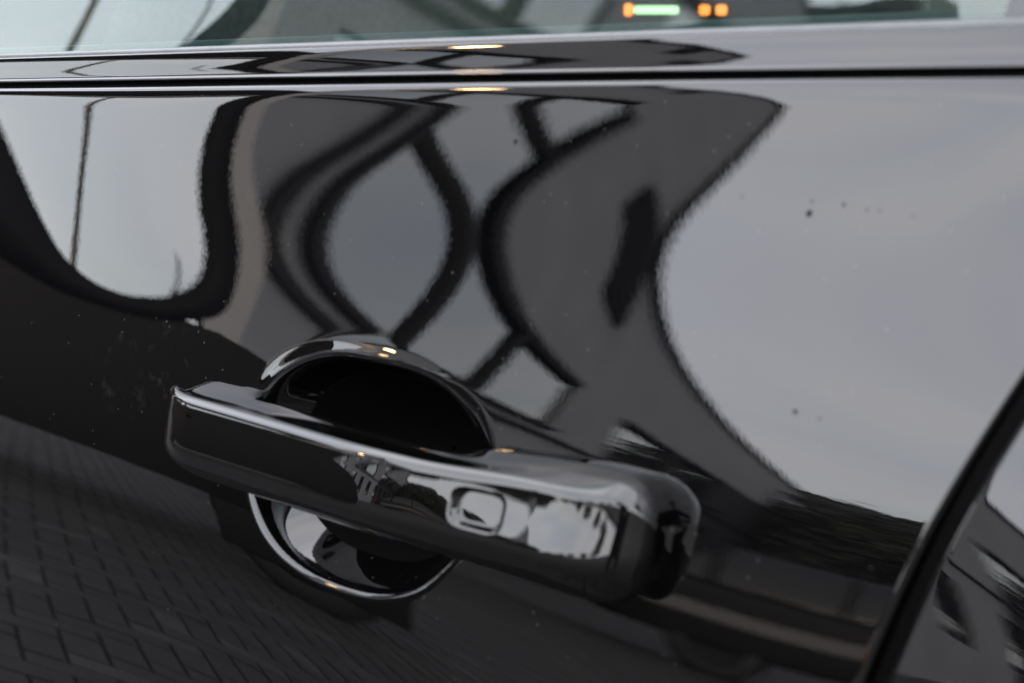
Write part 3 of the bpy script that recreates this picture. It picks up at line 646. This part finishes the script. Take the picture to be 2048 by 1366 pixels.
# ------------------------------------------------------------------ brick house ahead of the car
M['housebrick'] = bpy.data.materials.new('house_brick'); M['housebrick'].use_nodes = True
nt = M['housebrick'].node_tree; b_ = nt.nodes['Principled BSDF']; b_.inputs['Roughness'].default_value = .9
bt = nt.nodes.new('ShaderNodeTexBrick'); bt.inputs['Scale'].default_value = 4.4; bt.inputs['Color1'].default_value = (.20, .075, .05, 1); bt.inputs['Color2'].default_value = (.15, .06, .045, 1); bt.inputs['Mortar'].default_value = (.22, .20, .18, 1)
tcn = nt.nodes.new('ShaderNodeTexCoord'); mpn = nt.nodes.new('ShaderNodeMapping'); mpn.inputs['Rotation'].default_value = (R(90), 0, R(90))
nt.links.new(tcn.outputs['Object'], mpn.inputs['Vector']); nt.links.new(mpn.outputs['Vector'], bt.inputs['Vector']); nt.links.new(bt.outputs['Color'], b_.inputs['Base Color'])
M['slate'] = pmat('slate', (.05, .052, .056), .7, noise=.3, nscale=2)
M['whitew'] = pmat('white_frame', (.6, .6, .58), .5)
hs = empty('brick_house', (-15, -2.2, 0)); tag(hs, 'red brick house with a slate roof ahead of the black car', 'house')
box('wall', (-7, -3.6, 0), (0, 3.6, 5.2), M['housebrick'], hs)
prism('roof', [(-3.9, 5.0), (0, 7.6), (3.9, 5.0), (3.7, 4.95), (0, 7.3), (-3.7, 4.95)], -.3, 7.3, M['slate'], hs).rotation_euler = (0, 0, R(90))
for y in (-2.2, 1.2):
    for z in (1.0, 3.4):
        w_ = empty('window', (0, y, z)); w_.parent = hs
        box('pane', (.01, .06, .06), (.03, 1.14, 1.24), M['pane'], w_)
        for (a, b) in (((.005, 0, 0), (.06, .06, 1.3)), ((.005, 1.14, 0), (.06, 1.2, 1.3)), ((.005, .06, 0), (.06, 1.14, .06)), ((.005, .06, 1.24), (.06, 1.14, 1.3)), ((.005, .57, .06), (.055, .63, 1.24))): box('frame', a, b, M['whitew'], w_)
box('door', (.005, -.55, 0), (.05, .35, 2.05), M['blackm'], hs)

# ------------------------------------------------------------------ trees beyond the building
M['leaf'] = pmat('leaf', (.024, .028, .020), .85, noise=.4, nscale=1.2)
M['bark'] = pmat('bark', (.05, .04, .03), .9, noise=.3, nscale=8)
def tree(loc, h, w, seed, label):
    r_ = np.random.default_rng(seed); t = empty('tree', loc); tag(t, label, 'tree', 'trees along the far side of the yard')
    tube('trunk', [(0, 0, 0), (.1, .05, h*.3), (.0, .1, h*.6), (.1, 0, h*.85)], [.28, .22, .14, .05], M['bark'], t, 9)
    for k in range(5):
        a = r_.uniform(0, 6.28); z = h*r_.uniform(.3, .6)
        tube('limb', [(.05, .05, z), (math.cos(a)*w*.3, math.sin(a)*w*.3, z+h*.12), (math.cos(a)*w*.6, math.sin(a)*w*.6, z+h*.2)], [.10, .07, .03], M['bark'], t, 6)
    nc = 34; cen = []
    while len(cen) < nc:
        p = r_.uniform(-1, 1, 3)
        if (p**2).sum() < 1: cen.append(p*np.array([w, w, h*.36])*.85+np.array([0, 0, h*.62]))
    cen = np.array(cen); rad = r_.uniform(.16, .30, nc)*w
    n = 5200; ci = r_.integers(0, nc, n); d = r_.normal(size=(n, 3)); d /= np.linalg.norm(d, axis=1, keepdims=True)
    c = cen[ci]+d*rad[ci][:, None]*r_.uniform(.55, 1.05, (n, 1))
    a = r_.normal(size=(n, 3)); a /= np.linalg.norm(a, axis=1, keepdims=True); b = np.cross(a, r_.normal(size=(n, 3))); b /= np.linalg.norm(b, axis=1, keepdims=True)
    s = r_.uniform(.10, .22, (n, 1)); V = np.stack([c-a*s, c+b*s*.6, c+a*s, c-b*s*.6], 1)
    me = bpy.data.meshes.new('crown'); V = V.reshape(-1, 3).astype(np.float32); me.vertices.add(len(V)); me.vertices.foreach_set('co', V.ravel())
    me.loops.add(4*n); me.loops.foreach_set('vertex_index', np.arange(4*n, dtype=np.int32)); me.polygons.add(n); me.polygons.foreach_set('loop_start', np.arange(0, 4*n, 4, dtype=np.int32)); me.polygons.foreach_set('loop_total', np.full(n, 4, dtype=np.int32)); me.update(calc_edges=True)
    link('crown', me, M['leaf'], t)
TL = ['tree showing above the far end of the grey building', 'broad tree just past the end of the grey building', 'round low tree right of the broad tree', 'wide bushy tree behind the parked black hatchback', 'tall loose tree in the middle of the far row', 'small round tree between two taller ones', 'wide tree towards the right end of the far row', 'dense tree at the open side of the yard', 'last tree of the far row, farthest from the building']
for k, (az, ds, h, w) in enumerate(((37.0, 60, 9.0, 4.6), (33.0, 55, 7.6, 4.2), (30.0, 50, 6.4, 4.0), (21, 47, 4.2, 3.4), (15, 56, 4.4, 3.4), (10, 54, 6.5, 3.6), (2, 60, 8.0, 4.6), (-9, 52, 7.4, 4.6), (-20, 50, 8.2, 4.8))):
    tree((-.45-ds*math.sin(R(az)), -ds*math.cos(R(az)), 0), h, w, 20+k, TL[k])

# wooded rise closing the view beyond the trees
M['wood'] = pmat('wooded_slope', (.026, .027, .024), .95, noise=.5, nscale=.12, spec=.05)
hr = np.random.default_rng(5); na, nr_ = 160, 10
aa = np.radians(np.linspace(-75, 41, na)); dd = np.linspace(95, 210, nr_)
prof = 23.0+1.6*np.sin(aa*5+1)+1.0*np.sin(aa*13)+.5*np.sin(aa*37+2)+hr.normal(0, .25, na)
prof = prof*np.clip((41-np.degrees(aa))/4, 0, 1)*(.16+.84*np.clip((np.degrees(aa)-27.3)/2.2, 0, 1))
Hh = prof[:, None]*np.sin(np.linspace(0, np.pi*.62, nr_))[None]+hr.normal(0, .35, (na, nr_))*np.linspace(0, 1, nr_)[None]
Hh[:, 0] = -.3
Ph_ = np.stack([-.45-np.sin(aa)[:, None]*dd[None], -np.cos(aa)[:, None]*dd[None], Hh], -1)
hill = grid_mesh('hill', Ph_, M['wood'], None); tag(hill, 'dark wooded rise closing the far side of the yard', kind='structure')

# ------------------------------------------------------------------ the photographer, mirrored in the end of the handle
M['coat'] = pmat('dark_coat', (.016, .017, .02), .85); M['jeans'] = pmat('dark_jeans', (.02, .024, .035), .9); M['skin'] = pmat('skin', (.36, .22, .16), .55)
M['hair'] = pmat('dark_hair', (.02, .014, .01), .6); M['shoe'] = pmat('shoe', (.015, .014, .013), .5)
pers = empty('person', (.62, -1.05, 0), math.atan2(.65, -.62))     # +x local = facing the door handle
tag(pers, 'person in a dark coat holding a camera, mirrored in the handle end', 'person')
def skinmesh(name, vs_, es, rad, mat, par, root=0, sub=2):
    me = bpy.data.meshes.new(name); me.from_pydata(vs_, es, []); me.update(); o = link(name, me, mat, par)
    m = o.modifiers.new('skin', 'SKIN'); m.use_smooth_shade = True
    for k, v in enumerate(me.skin_vertices[0].data):
        r_ = rad[k] if isinstance(rad[k], tuple) else (rad[k], rad[k]); v.radius = r_; v.use_root = (k == root)
    s = o.modifiers.new('sub', 'SUBSURF'); s.levels = sub; s.render_levels = sub
    return o
bv_ = [(0, 0, .93), (.03, 0, 1.15), (.06, 0, 1.36), (.09, 0, 1.46), (.12, 0, 1.54), (.15, 0, 1.62), (.16, 0, 1.72),
       (.05, .19, 1.40), (.10, .26, 1.16), (.36, .13, 1.07), (.46, .08, 1.06), (.05, -.19, 1.40), (.10, -.26, 1.16), (.36, -.13, 1.07), (.46, -.08, 1.06),
       (0, .11, .88), (.02, .13, .50), (-.02, .14, .10), (.12, .15, .04), (0, -.11, .88), (.02, -.13, .50), (-.02, -.14, .10), (.12, -.15, .04)]
be_ = [(0, 1), (1, 2), (2, 3), (3, 4), (4, 5), (5, 6), (2, 7), (7, 8), (8, 9), (9, 10), (2, 11), (11, 12), (12, 13), (13, 14), (0, 15), (15, 16), (16, 17), (17, 18), (0, 19), (19, 20), (20, 21), (21, 22)]
br_ = [(.15, .17), (.13, .16), (.13, .18), .065, .06, (.085, .075), (.08, .07), .075, .055, .042, .035, .075, .055, .042, .035, .10, .07, .055, .045, .10, .07, .055, .045]
skinmesh('body', bv_, be_, br_, M['coat'], pers, 0, 1)
lathe('head', [(.001, -.13), (.05, -.12), (.075, -.06), (.085, .02), (.078, .08), (.045, .12), (.001, .13)], M['skin'], pers, 'Z', 20, (.16, 0, 1.66))
lathe('hair', [(.092, -.01), (.095, .05), (.085, .10), (.05, .135), (.001, .142)], M['hair'], pers, 'Z', 20, (.145, 0, 1.665))
for s in (-1, 1):
    hand_v = [(.44, s*.085, 1.06), (.50, s*.075, 1.06)]; hand_e = [(0, 1)]; hand_r = [.028, .033]
    for k in range(4):
        b0_ = len(hand_v); zz = 1.085-.017*k
        hand_v += [(.53, s*.070, zz), (.555-.004*abs(k-1), s*.045, zz), (.545, s*.022, zz)]; hand_e += [(1, b0_), (b0_, b0_+1), (b0_+1, b0_+2)]; hand_r += [.010, .009, .008]
    b0_ = len(hand_v); hand_v += [(.475, s*.045, 1.085), (.50, s*.025, 1.10)]; hand_e += [(0, b0_), (b0_, b0_+1)]; hand_r += [.012, .010]
    skinmesh('hand', hand_v, hand_e, hand_r, M['skin'], pers, 0, 1)
    box('shoe', (-.08, s*.15-.05, 0), (.20, s*.15+.05, .09), M['shoe'], pers, .03, 3)
cmo = empty('camera_body', (.062, -.462, 1.063)); cmo.rotation_euler = (0, 0, math.atan2(.707, -.707)); tag(cmo, 'black camera held up in both hands of the person', 'camera')
box('camera_shell', (-.09, -.065, -.045), (-.025, .065, .045), M['blackm'], cmo, .01, 3)
lathe('lens_barrel', [(.034, -.026), (.034, .028), (.030, .032)], M['blackm'], cmo, 'X', 20)
